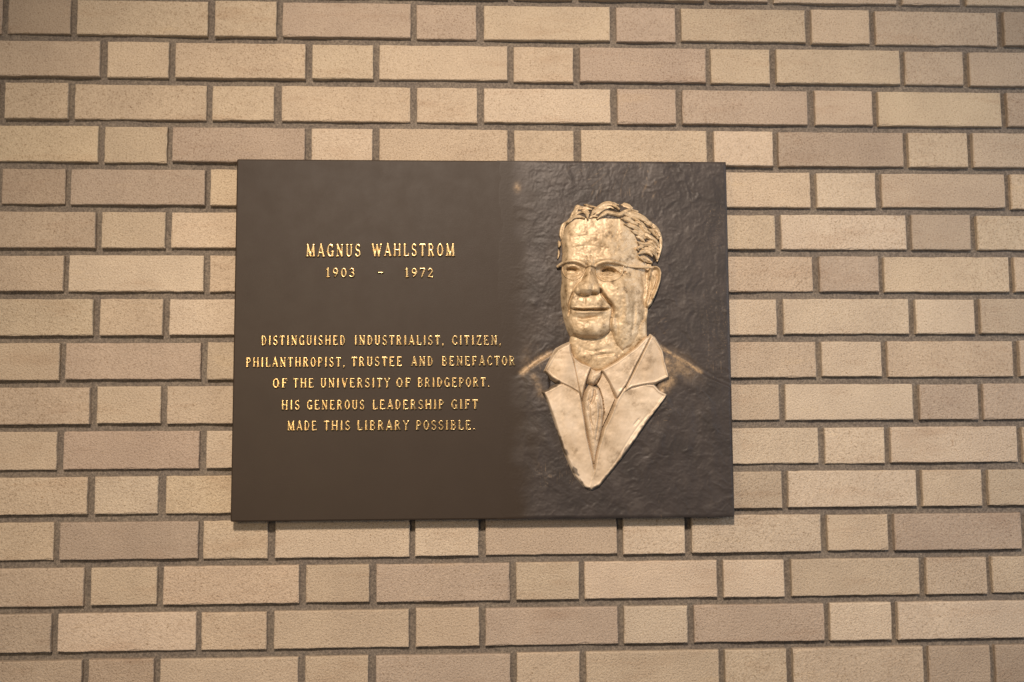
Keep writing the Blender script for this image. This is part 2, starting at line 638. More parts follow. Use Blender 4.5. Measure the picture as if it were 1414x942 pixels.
    for pts, w, a in (([(719, 515), (737, 500), (757, 489)], 4.0, .95), ([(911, 480), (938, 496), (966, 513)], 3.0, .9),
                      ([(918, 500), (925, 520), (912, 540)], 7, .75), ([(735, 520), (745, 545)], 5, .35)):
        d, t, _ = pdist(X, Y, catmull(pts))
        rub = np.maximum(rub, a * np.exp(-(d / w) ** 2))
    rub = np.maximum(rub, .5 * gauss(X, Y, 938, 505, 16, 9, .6))
    rub = np.maximum(rub, .55 * gauss(X, Y, 712, 259, 3, 4))
    rub = np.maximum(rub, .15 * gauss(X, Y, 724, 500, 5, 12))
    scuff = sstep(722, 740, X) * np.clip(vnoise(su / 6, sv, 3.0, 90) - .62, 0, 1) * 1.6 * sstep(.1, .5, vnoise(X, Y, 40, 91))
    rub = np.clip(np.maximum(rub, scuff * .5), 0, 1)
    heightfield("textured_ground", X, Y, H, M_ROUGH, plaque, 0.0, -0.9, {'rub': rub, 'brown': 1 - sstep(8, 60, le + 14 * vnoise(X, Y, 24, 95) * sstep(4, 20, le))})


build_ground()

# ------------------------------------------------------------------ the portrait
FACE = [(772, 330), (774.5, 318), (780, 307), (791, 295), (809, 288), (835, 286.5), (862, 291), (884, 304), (899, 321), (903, 341), (899, 362), (896, 390), (893, 410),
        (893.5, 431), (890, 453), (886, 466), (872, 481), (856, 489), (846, 480), (841, 470), (839.5, 462), (832.8, 467.5), (821.8, 472.5), (806, 471.8), (794, 470), (784.5, 465.5),
        (780, 456), (775.5, 440), (772.8, 424), (771.6, 405), (773.6, 386), (772.6, 370), (774.5, 350)]
NECK = [(786, 460), (783, 476), (790, 496), (812, 512), (830, 514), (852, 501), (874, 484), (892, 466), (892, 440), (830, 440)]


def head_height(X, Y):
    d = sdf(X, Y, FACE)
    H = dome(d, 17, 13.5)
    ins = d > 0
    # the front of the face looks to the left; the cheek and temple fall away to the right
    A = 5.0 * gauss(X, Y, 818, 385, 42, 70) - 5.5 * sstep(852, 900, X)
    A += 3.4 * gauss(X, Y, 815, 330, 34, 22)                              # forehead
    A += 2.4 * gauss(X, Y, 800, 364, 26, 5) + 1.8 * gauss(X, Y, 842, 362, 18, 5)   # brows
    A -= 6.0 * gauss(X, Y, 788, 375.5, 8.5, 6.0) + 7.5 * gauss(X, Y, 833, 377, 12, 7)  # sockets
    A -= 2.2 * gauss(X, Y, 865, 372, 14, 16)                              # temple
    A += 3.6 * gauss(X, Y, 781, 400, 8, 14)                               # far cheek
    A += 4.6 * gauss(X, Y, 848, 402, 14, 15) + 2.6 * gauss(X, Y, 862, 432, 13, 24)  # near cheek, jowl
    A += 3.8 * gauss(X, Y, 808, 421, 20, 9)                               # upper lip
    A += 5.2 * gauss(X, Y, 809, 455, 21, 11) + 1.2 * gauss(X, Y, 809, 435, 20, 3)   # chin, lower lip
    # eyeballs and lids
    A += 2.6 * gauss(X, Y, 787.5, 375, 5.5, 3.2) + 2.2 * gauss(X, Y, 836.5, 378, 8, 3.4)
    A = stroke(A, X, Y, [(778, 373.5), (784, 370.5), (791, 371), (797, 375)], 1.8, 1.7)
    A = stroke(A, X, Y, [(825, 375.5), (831, 370.5), (840, 371), (848, 375.5), (853, 380)], 2.0, 1.8)
    A = stroke(A, X, Y, [(778, 375), (785, 373.5), (794, 375.5)], -4.2, 1.8)
    A = stroke(A, X, Y, [(827, 376.5), (833, 374.2), (841, 374.8), (848, 378)], -5.6, 1.9)
    A = stroke(A, X, Y, [(779, 380), (786, 381.5), (795, 379)], 1.3, 1.3)
    A = stroke(A, X, Y, [(826, 380.5), (835, 382.3), (845, 381)], 1.5, 1.4)
    A = stroke(A, X, Y, [(822, 383), (829, 389), (838, 390), (848, 387)], -1.3, 1.2)
    A = stroke(A, X, Y, [(780, 387), (787, 390), (795, 386)], -1.1, 1.3)
    A = stroke(A, X, Y, [(848, 377), (853, 381), (857, 384)], -1.6, 1.2)
    A = stroke(A, X, Y, [(855, 378.5), (861, 377.5)], -2.2, 1.2)
    # frown lines and forehead furrows
    for pts, a in (([(805, 357), (806.5, 366)], -.9), ([(811, 356), (812, 365)], -1.0), ([(816, 358), (816, 366)], -.7),
                   ([(785, 346), (808, 343), (835, 347)], -.22), ([(783, 332), (812, 329), (845, 333)], -.22), ([(790, 354), (801, 357)], -.5)):
        A = stroke(A, X, Y, pts, a, 1.2)
    # folds
    A = stroke(A, X, Y, [(822, 398), (826.5, 408), (833.5, 417.5), (839.7, 424), (842, 431), (840.5, 440)], -7.0, 1.9)
    A = stroke(A, X, Y, [(840.5, 438), (839, 447), (839.5, 462)], -3.2, 1.7)
    A = stroke(A, X, Y, [(789, 404), (784, 415), (782, 424), (782.6, 431), (781, 440)], -3.6, 1.6)
    A = stroke(A, X, Y, [(784, 429.2), (792, 430), (800, 430.8), (812, 430.6), (824, 430.6), (837, 429)], -7.0, 1.3)
    A = stroke(A, X, Y, [(786, 427), (800, 428.2), (812, 427.8), (834, 427.4)], 1.1, 1.3)
    A = stroke(A, X, Y, [(788, 433.5), (805, 434.4), (832, 433)], 1.3, 2.0)
    A = stroke(A, X, Y, [(791, 441), (801, 443.2), (812, 441.5), (822, 440)], -2.4, 2.6)
    A = stroke(A, X, Y, [(803, 413), (802, 424)], -1.0, 1.8)
    A = stroke(A, X, Y, [(784, 462), (794, 466), (809, 467), (826, 466)], -.6, 2)
    # cheek planes and pores
    A = stroke(A, X, Y, [(858, 402), (860, 425), (857, 452)], 1.4, 5)
    A = stroke(A, X, Y, [(845, 436), (848, 455), (847, 470)], -1.0, 2.2)
    A = stroke(A, X, Y, [(872, 415), (872, 440), (868, 465)], -1.1, 2.6)
    A = stroke(A, X, Y, [(884, 378), (887, 395), (886, 414)], -1.2, 2)
    A = stroke(A, X, Y, [(843, 470), (838, 467), (833, 468)], -2.5, 2)
    A += 0.42 * fbm(X, Y, 10, 200, 3, .5) + .08 * vnoise(X, Y, 2.6, 210)
    H = np.where(ins, H + 1.7 * A * sstep(0, 7, d), H)
    # nose: a long wedge, its left side steep, its right side a broad plane
    t = np.clip((Y - 370) / 36.0, 0, 1)
    cx = 811.5 - 6.5 * t
    wl = 5.0 + 11.0 * t ** 1.5
    wr = 6.5 + 13.5 * t ** 1.3
    dx = X - cx
    q = np.where(dx < 0, -dx / wl, dx / wr)
    prof = np.where(dx < 0, np.clip(1 - q ** 1.8, 0, 1), np.clip(1 - q ** 1.25, 0, 1)) ** .8
    nose = (4.2 + 11.5 * t ** 1.15) * prof * sstep(365, 372, Y) * (1 - sstep(404.0, 411.5, Y + .10 * np.abs(dx)))
    tip = 15.5 * np.sqrt(np.clip(1 - ((X - 803.5) / 11.5) ** 2 - ((Y - 400.5) / 10.5) ** 2, 0, 1))
    wing = 9.5 * np.sqrt(np.clip(1 - ((X - 817.0) / 8.5) ** 2 - ((Y - 402.2) / 7.2) ** 2, 0, 1))
    wing2 = 8.5 * np.sqrt(np.clip(1 - ((X - 793.8) / 5.6) ** 2 - ((Y - 403.5) / 6.8) ** 2, 0, 1))
    nn = np.maximum(np.maximum(nose, tip), np.maximum(wing, wing2))
    nn = np.log(np.exp(nose * .9) + np.exp(tip * .9) + np.exp(wing * .9) + np.exp(wing2 * .9) - 3) / .9
    H = H + np.where(ins, nn, 0)
    H = stroke(H, X, Y, [(811, 396.5), (812.5, 401), (811.5, 406)], -1.0, 1.3)
    H = stroke(H, X, Y, [(794, 411.4), (803, 412.4), (809, 411.0)], -3.2, 1.4)
    H = stroke(H, X, Y, [(811, 410), (819, 409)], -4.0, 1.4)
    # ear
    EAR = [(894, 371), (899, 367), (905, 366.8), (910, 370.5), (912.3, 377), (911, 388), (907, 400), (902, 412), (898, 421), (893, 426.5), (888.6, 424.5), (887.5, 418), (891, 410), (893, 400), (891.5, 385)]
    de = sdf(X, Y, EAR)
    E = dome(de, 5, 8.0)
    dh, th, _ = pdist(X, Y, catmull([(895, 384), (894, 375), (899.5, 369.6), (906, 370), (909.3, 376.5), (908, 389), (904, 402), (899.5, 412)]))
    E = np.where(de > 0, E - 3.0 * sstep(2, 6, de) + 4.0 * np.exp(-(dh / 2.1) ** 2), E)
    E = np.where(de > 0, stroke(E, X, Y, [(900, 378), (903, 386), (900, 396), (897, 402)], 2.4, 2.2), E)
    E = np.where(de > 0, stroke(E, X, Y, [(905.5, 377), (905, 388), (901, 400)], -2.6, 1.2), E)
    E = np.where(de > 0, stroke(E, X, Y, [(895, 381), (896, 392), (895, 404)], -4.5, 2.0), E)
    E = np.where(de > 0, E + 2.8 * gauss(X, Y, 892.5, 419, 3.2, 4.2), E)
    H = np.where(de > 0, np.maximum(np.where(d > 3.5, H, -3), E), H)
    # neck
    dn = sdf(X, Y, NECK)
    N = dome(dn, 10, 9.0) + np.where(dn > 0, 1.6 * gauss(X, Y, 832, 480, 24, 14) + .7 * fbm(X, Y, 10, 300, 3), 0)
    N = np.where(dn > 0, stroke(N, X, Y, [(818, 493), (830, 490.5), (846, 489)], -2.2, 2.2), N)
    N = np.where(dn > 0, stroke(N, X, Y, [(795, 478), (812, 486), (836, 482)], -1.0, 2.5), N)
    N = np.where(dn > 0, stroke(N, X, Y, [(848, 470), (856, 484), (846, 494)], -1.2, 2.5), N)
    return np.maximum(H, N)


HX, HY = grid(766, 283, 916, 517, 0.5)
HH = head_height(HX, HY)
portrait = heightfield("portrait_head", HX, HY, HH, M_FACE, plaque, 0.0, -2.0)
portrait['label'] = "cast relief head of an older man turned slightly left, in pale rubbed bronze"


def hz(x, y):
    """height of the finished head at a point of the drawing"""
    return float(head_height(np.array([[float(x)]]), np.array([[float(y)]]))[0, 0])


# hair: wavy tapered locks over a dark scalp
HAIR = [(770.5, 334), (772.6, 316), (778, 305), (786, 298), (793, 286.5), (806, 281.5), (819, 283.5), (831.5, 280), (844, 280), (858, 281.5), (868.5, 284.5),
        (877.4, 291.5), (889, 299), (901.5, 309.5), (909, 322), (911.6, 335), (910, 349), (906, 360), (901, 368), (893, 367), (879, 358.5), (874.5, 350), (875.5, 337), (871, 328), (866, 320), (858.5, 313.5),
        (851, 307.5), (836.6, 307.5), (821, 307.5), (805, 307), (791, 308.5), (782, 314), (778, 321), (776.2, 331)]
CS = 7.85
LOCKS = [  # pieces of hair, x and y in zoomed units from (750, 270), then half width and lift
    ([(490, 245), (530, 190), (600, 130), (660, 95), (720, 95), (765, 130), (795, 160)], 30, 6.5),
    ([(530, 240), (590, 190), (640, 152), (700, 138), (735, 155)], 20, 5.2),
    ([(550, 285), (620, 235), (660, 212), (740, 222), (800, 232), (850, 200), (930, 165), (1005, 178)], 28, 6.8),
    ([(835, 100), (880, 108), (945, 138)], 30, 5.5),
    ([(820, 222), (900, 212), (980, 222), (1060, 250), (1150, 310)], 40, 7.0),
    ([(815, 275), (880, 278), (930, 305), (990, 330)], 30, 6.0),
    ([(1000, 300), (1050, 335), (1075, 385), (1130, 420)], 33, 6.6),
    ([(850, 335), (930, 350), (1010, 380), (1070, 430)], 26, 5.4),
    ([(1080, 300), (1150, 325), (1205, 370), (1245, 440)], 26, 6.2),
    ([(1120, 370), (1180, 400), (1230, 470)], 24, 6.4),
    ([(930, 400), (1010, 425), (1080, 475)], 25, 5.6),
    ([(985, 460), (1030, 470), (1075, 510)], 22, 5.0),
    ([(1060, 435), (1140, 460), (1210, 510), (1240, 560)], 27, 6.3),
    ([(995, 515), (1060, 540), (1130, 535), (1190, 580)], 24, 5.8),
    ([(1010, 645), (1060, 618), (1120, 622), (1160, 660)], 27, 5.8),
    ([(1050, 585), (1130, 592), (1190, 625), (1222, 690)], 26, 6.0),
    ([(1000, 690), (1080, 695), (1160, 730)], 26, 5.2),
    ([(1000, 585), (1025, 570), (1060, 565)], 18, 4.8),
    ([(178, 480), (180, 400), (200, 330), (245, 285)], 24, 5.2),
    ([(230, 315), (290, 258), (350, 252), (410, 275)], 22, 5.0),
    ([(280, 235), (330, 175), (355, 125), (410, 140)], 24, 5.4),
    ([(300, 235), (350, 202), (405, 205)], 17, 5.8),
    ([(405, 185), (442, 225), (445, 285)], 19, 6.4),
    ([(345, 150), (420, 145), (495, 165)], 24, 5.8),
    ([(430, 98), (490, 120), (545, 135)], 19, 5.0),
    ([(395, 180), (440, 182), (465, 230)], 16, 6.2),
    ([(1150, 280), (1222, 360), (1258, 450), (1263, 540), (1245, 640), (1222, 710)], 20, 4.6),
    ([(470, 275), (510, 255), (550, 262)], 16, 4.6),
    ([(640, 85), (700, 78), (760, 88), (800, 110)], 14, 4.2),
    ([(880, 190), (960, 182), (1040, 205)], 14, 5.2),
    ([(1110, 500), (1170, 520), (1225, 590)], 18, 5.6),
    ([(150, 495), (158, 530), (152, 565)], 17, 4.6),
    ([(150, 590), (152, 640), (140, 690)], 11, 3.6),
    ([(1035, 400), (1090, 425), (1150, 480)], 20, 5.8),
    ([(900, 255), (960, 262), (1030, 300)], 18, 6.4),
    ([(1180, 470), (1225, 520), (1240, 600)], 16, 5.8),
    ([(1120, 560), (1165, 575), (1200, 620)], 15, 6.2),
]


_hr = random.Random(5)
for _k in range(9):                          # finer waves combed back over the near side
    _x, _y = _hr.uniform(900, 1215), _hr.uniform(240, 690)
    _a = .35 + .45 * (_y - 240) / 450 * (1 if _k % 2 else .5) + _hr.gauss(0, .15)
    _l = _hr.uniform(60, 130)
    LOCKS.append(([(_x, _y), (_x + _l * .5 * math.cos(_a), _y + _l * .5 * math.sin(_a) - 6), (_x + _l * math.cos(_a), _y + _l * math.sin(_a + .12))], _hr.uniform(9, 16), _hr.uniform(4.6, 6.6)))


def build_hair():
    X, Y = grid(766, 277, 914, 371, 0.4)
    d = sdf(X, Y, HAIR)
    under = dome(d, 16, 12.0)
    under = np.where(d > 0, under - 1.2 - 4.0 * sstep(860, 908, X), under)
    under = np.where(d > 0, np.maximum(under, head_height(X, Y) + .6), under)
    H = under.copy()
    top = np.zeros_like(X)
    for i, (pts, w, lift) in enumerate(LOCKS):
        P = catmull([(750 + x / CS, 270 + y / CS) for x, y in pts])
        dd, t, s = pdist(X, Y, P)
        inside = d > -.6
        ww = w / CS * 1.12 * (0.35 + 0.65 * sstep(0, .22, t) * (1 - .75 * sstep(.65, 1, t)))
        q = np.clip(1 - (dd / ww) ** 2, 0, 1)
        body = np.maximum(under, 3.0) + lift * .95 * q ** .5 - 2.2 * (1 - t)
        # fine combed grooves along the lock
        body = body - .6 * np.abs(np.sin((s * dd / ww) * 3.6 + i)) * sstep(0, .3, q)
        m = (q > 0) & (inside | (i < 37))
        H = np.where(m, np.maximum(H, body), H)
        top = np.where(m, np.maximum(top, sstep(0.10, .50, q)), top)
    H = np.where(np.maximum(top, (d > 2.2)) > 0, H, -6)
    H = H + .25 * vnoise(X, Y, 2.0, 400)
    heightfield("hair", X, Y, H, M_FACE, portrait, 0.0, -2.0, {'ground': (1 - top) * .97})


build_hair()


def tube(pts3, radii, sides=8):
    V = []
    F = []
    P = [Vector(p) for p in pts3]
    n = len(P)
    for i, p in enumerate(P):
        tan = (P[min(i + 1, n - 1)] - P[max(i - 1, 0)]).normalized()
        a = tan.cross(Vector((0, 1, 0))).normalized()
        b = tan.cross(a).normalized()
        for k in range(sides):
            an = 2 * math.pi * k / sides
            V.append(p + (a * math.cos(an) + b * math.sin(an)) * radii[i])
    for i in range(n - 1):
        for k in range(sides):
            k2 = (k + 1) % sides
            F.append((i * sides + k, i * sides + k2, (i + 1) * sides + k2, (i + 1) * sides + k))
    F.append(tuple(range(sides))[::-1])
    F.append(tuple((n - 1) * sides + k for k in range(sides)))
    return V, F


def build_glasses():
    V = []
    F = []
    lines = [([(766.8, 369.5), (771, 366.6), (776, 364.8), (784.4, 363.9), (793, 364.9), (800, 367.8), (805, 371.2)], 2.0, [5, 9, 13, 15, 16, 15, 14]),
             ([(804.5, 371.4), (810.5, 370.0), (817, 371.2)], 1.5, [14, 17, 16]),
             ([(816.5, 371.5), (821, 367.6), (831.5, 364.8), (844, 365.2), (854.5, 367.2), (862, 369.6)], 2.3, [15.5, 17, 18, 17, 15.5, 14]),
             ([(774.5, 366), (774.5, 376), (779, 386), (788, 389.5), (797, 386), (802, 378), (804, 371)], .6, [9, 10, 11, 12, 12, 12, 13]),
             ([(818.5, 370.5), (819, 380), (824, 388.5), (834, 391.8), (846, 389.5), (854.5, 381), (857, 369)], .65, [13, 12, 12, 12, 12, 12, 13]),
             ([(861, 369.2), (877, 370.4), (890, 370.2), (898, 370.6)], 1.85, [14.5, 13, 12, 10])]
    for pts, r, hs in lines:
        P = catmull(pts, 6)
        tt = np.linspace(0, 1, len(P))
        hh = np.interp(tt, np.linspace(0, 1, len(hs)), hs)
        p3 = []
        for (x, y), h in zip(P, hh):
            u, v = loc(x, y)
            h2 = (hz(x, y) + r * 1.3) if r < 1 else max(h, hz(x, y) + .6)
            p3.append((u, -h2 * U, v))
        h_s = np.array([p[1] for p in p3])
        h_s = np.convolve(np.pad(h_s, 3, mode='edge'), np.ones(7) / 7, 'valid')
        p3 = [(p[0], min(h_s[i], p[1]), p[2]) for i, p in enumerate(p3)]
        v, f = tube(p3, [r * U] * len(p3))
        b = len(V)
        V += v
        F += [tuple(i + b for i in q) for q in f]
    link_mesh("spectacles", V, F, M_FACE, portrait)


build_glasses()

# clothing of the bust
COLLAR_L = [(784.6, 474), (775, 478), (766, 483), (760, 491.5), (753, 504), (748.6, 513), (758.8, 523), (768.5, 529.5), (799, 545), (795, 523), (790, 500), (786, 486)]
LAPEL_L = [(768, 531), (757, 537), (745.4, 542), (751.5, 552), (761.7, 580.4), (774.6, 620.6), (783, 640), (791.8, 657.8), (804.7, 672.5), (813.3, 676),
           (818, 662), (818, 650), (808, 605), (801, 560), (797, 535), (780, 528)]
COLLAR_R = [(896.4, 463), (902, 467), (912.2, 484.4), (916.5, 503), (921.5, 521.3), (902, 530), (870, 536), (856, 545), (862, 531.7), (876, 503), (888, 479)]
LAPEL_R = [(900.5, 532), (908, 540), (919, 545.5), (908, 561), (890.7, 583.3), (864.9, 620.6), (844.8, 646.4), (824.7, 671), (813.3, 676), (812, 662),
           (817.6, 648), (823.3, 617.7), (830.5, 592), (839, 574.7), (848, 552), (858, 536), (880, 528)]
SHIRT_L = [(787, 489), (789, 494), (800, 502), (813.8, 507.5), (808, 522), (803.5, 538), (800.6, 553), (796, 540), (792.6, 523), (789, 505)]
SHIRT_R = [(827, 511.8), (847.7, 500), (873.5, 481.5), (888, 467), (896, 465), (887, 483), (876, 504), (862, 532), (848.8, 551), (837.6, 529)]
STRIP = [(829.5, 514), (838, 529.5), (846.5, 551), (838, 571), (829.5, 589), (822, 616), (819, 630), (823, 608), (828.5, 590), (832.5, 570), (830.5, 551), (826, 537.5), (822, 532), (828, 521)]
KNOT = [(813.4, 509.5), (820, 513), (828, 511.8), (826.5, 520), (820.5, 529), (815.5, 532), (810, 529.5), (809, 524)]
TIE = [(812, 533.5), (818, 535.5), (824, 538), (828.5, 551), (831, 570), (829, 588), (825, 606), (820, 626), (817.5, 640), (814, 622), (809, 600), (804.5, 572), (803, 552), (807, 541)]


CLOTH_BASE = 5.4 * U


def piece(X, Y, poly, h, R, lip=0.8, lw=2.2):
    d = sdf(X, Y, poly)
    z = dome(d, R, 1.0)
    z = np.where(d > 0, z * h + lip * np.exp(-((d - lw) / 1.3) ** 2), d * 2.5)
    return z, d


def fade_low(Y, a=560, b=676, lo=.45):
    return 1 - (1 - lo) * sstep(a, b, Y)


def build_jacket():
    X, Y = grid(742, 460, 924, 680, 0.55)
    f = fade_low(Y)
    H = np.full(X.shape, -8.0)
    wav = .40 * fbm(X, Y, 15, 500, 3, .5)
    for poly, h, R, tilt in ((LAPEL_L, 5.0, 3.2, lambda: 1.8 * sstep(806, 752, X)), (LAPEL_R, 5.4, 3.2, lambda: -2.2 * sstep(835, 905, X)),
                             (COLLAR_L, 6.4, 3.6, lambda: 3.2 * gauss(X, Y, 778, 500, 9, 22) - 1.5 * sstep(768, 752, X)),
                             (COLLAR_R, 7.2, 3.6, lambda: -2.6 * sstep(885, 916, X))):
        z, d = piece(X, Y, poly, h, R)
        z = np.where(d > 0, (z + tilt() * sstep(0, 4, d)) * f + wav * sstep(0, 3, d), z)
        H = np.maximum(H, z)
    H = np.where(H > 0, stroke(H, X, Y, [(770, 530), (785, 536), (797, 545)], -1.5, 1.2), H)
    H = np.where(H > 0, stroke(H, X, Y, [(901, 531.5), (884, 532), (866, 538)], -1.2, 1.2), H)
    H = np.where(H > 0, stroke(H, X, Y, [(872, 588), (880, 578)], -1.4, 1.4), H)
    H = np.where(H > 0, stroke(H, X, Y, [(845, 640), (870, 600), (896, 566)], -.5, 1.2), H)
    H = np.where(H > 0, stroke(H, X, Y, [(770, 560), (783, 600), (800, 640)], .5, 4), H)
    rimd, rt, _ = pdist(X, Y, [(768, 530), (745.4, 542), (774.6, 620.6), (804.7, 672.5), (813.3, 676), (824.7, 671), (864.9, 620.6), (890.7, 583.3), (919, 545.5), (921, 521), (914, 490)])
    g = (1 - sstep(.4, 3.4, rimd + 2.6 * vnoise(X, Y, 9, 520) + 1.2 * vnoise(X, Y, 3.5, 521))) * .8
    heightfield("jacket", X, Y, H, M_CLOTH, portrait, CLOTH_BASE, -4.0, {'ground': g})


def build_shirt():
    X, Y = grid(784, 462, 900, 656, 0.55)
    z1, d1 = piece(X, Y, SHIRT_L, 6.8, 3.0, .7, 1.8)
    z2, d2 = piece(X, Y, SHIRT_R, 7.8, 3.2, .7, 1.8)
    z2 = np.where(d2 > 0, z2 + 1.5 * gauss(X, Y, 858, 510, 14, 16), z2)
    z3 = np.where(sdf(X, Y, STRIP) > 0, .9 - .8 * gauss(X, Y, 806, 535, 3, 14), -8)
    H = np.maximum(np.maximum(z1, z2), z3)
    H = H + .35 * fbm(X, Y, 9, 600, 3)
    heightfield("shirt", X, Y, H, M_CLOTH, portrait, CLOTH_BASE, -4.0)


def build_tie():
    X, Y = grid(800, 506, 834, 644, 0.45)
    k, dk = piece(X, Y, KNOT, 7.6, 5.5, 0, 1)
    t, dt = piece(X, Y, TIE, 6.2, 6, 0, 1)
    t = np.where(dt > 0, t * fade_low(Y, 570, 640, .55), t)
    H = np.maximum(k, t)
    for pts, a, w in (([(818, 536), (817, 548), (812, 560)], -4.2, 1.6), ([(822, 524), (817, 531)], -1.2, 1.0), ([(824, 540), (827, 556), (828, 575)], -1.2, 1.0),
                      ([(813, 537), (810, 552), (812, 580), (815, 600)], -1.8, 1.3), ([(820, 552), (821, 575), (817, 602)], 1.4, 1.7), ([(825, 560), (823, 585), (819, 612)], -1.5, 1.1), ([(807, 560), (810, 575), (816, 590)], -1.3, 1.1), ([(806, 556), (815, 549), (823, 545)], -.6, 1.0)):
        H = np.where(H > 0, stroke(H, X, Y, pts, a, w), H)
    H = H + .4 * fbm(X, Y, 6, 700, 3)
    heightfield("necktie", X, Y, H, M_CLOTH, portrait, CLOTH_BASE, -4.0)


build_jacket()
build_shirt()
build_tie()

# ------------------------------------------------------------------ raised lettering
S, T = 0.082, 0.058                           # heavy and light half widths of a stroke (letter height = 1)


def arc(cx, cy, rx, ry, a0, a1, n=14):
    return [(cx + rx * math.cos(math.radians(a0 + (a1 - a0) * i / n)), cy + ry * math.sin(math.radians(a0 + (a1 - a0) * i / n))) for i in range(n + 1)]


def serif(x, y, w=.09):
    return ([(x - w, y), (x + w, y)], .036)


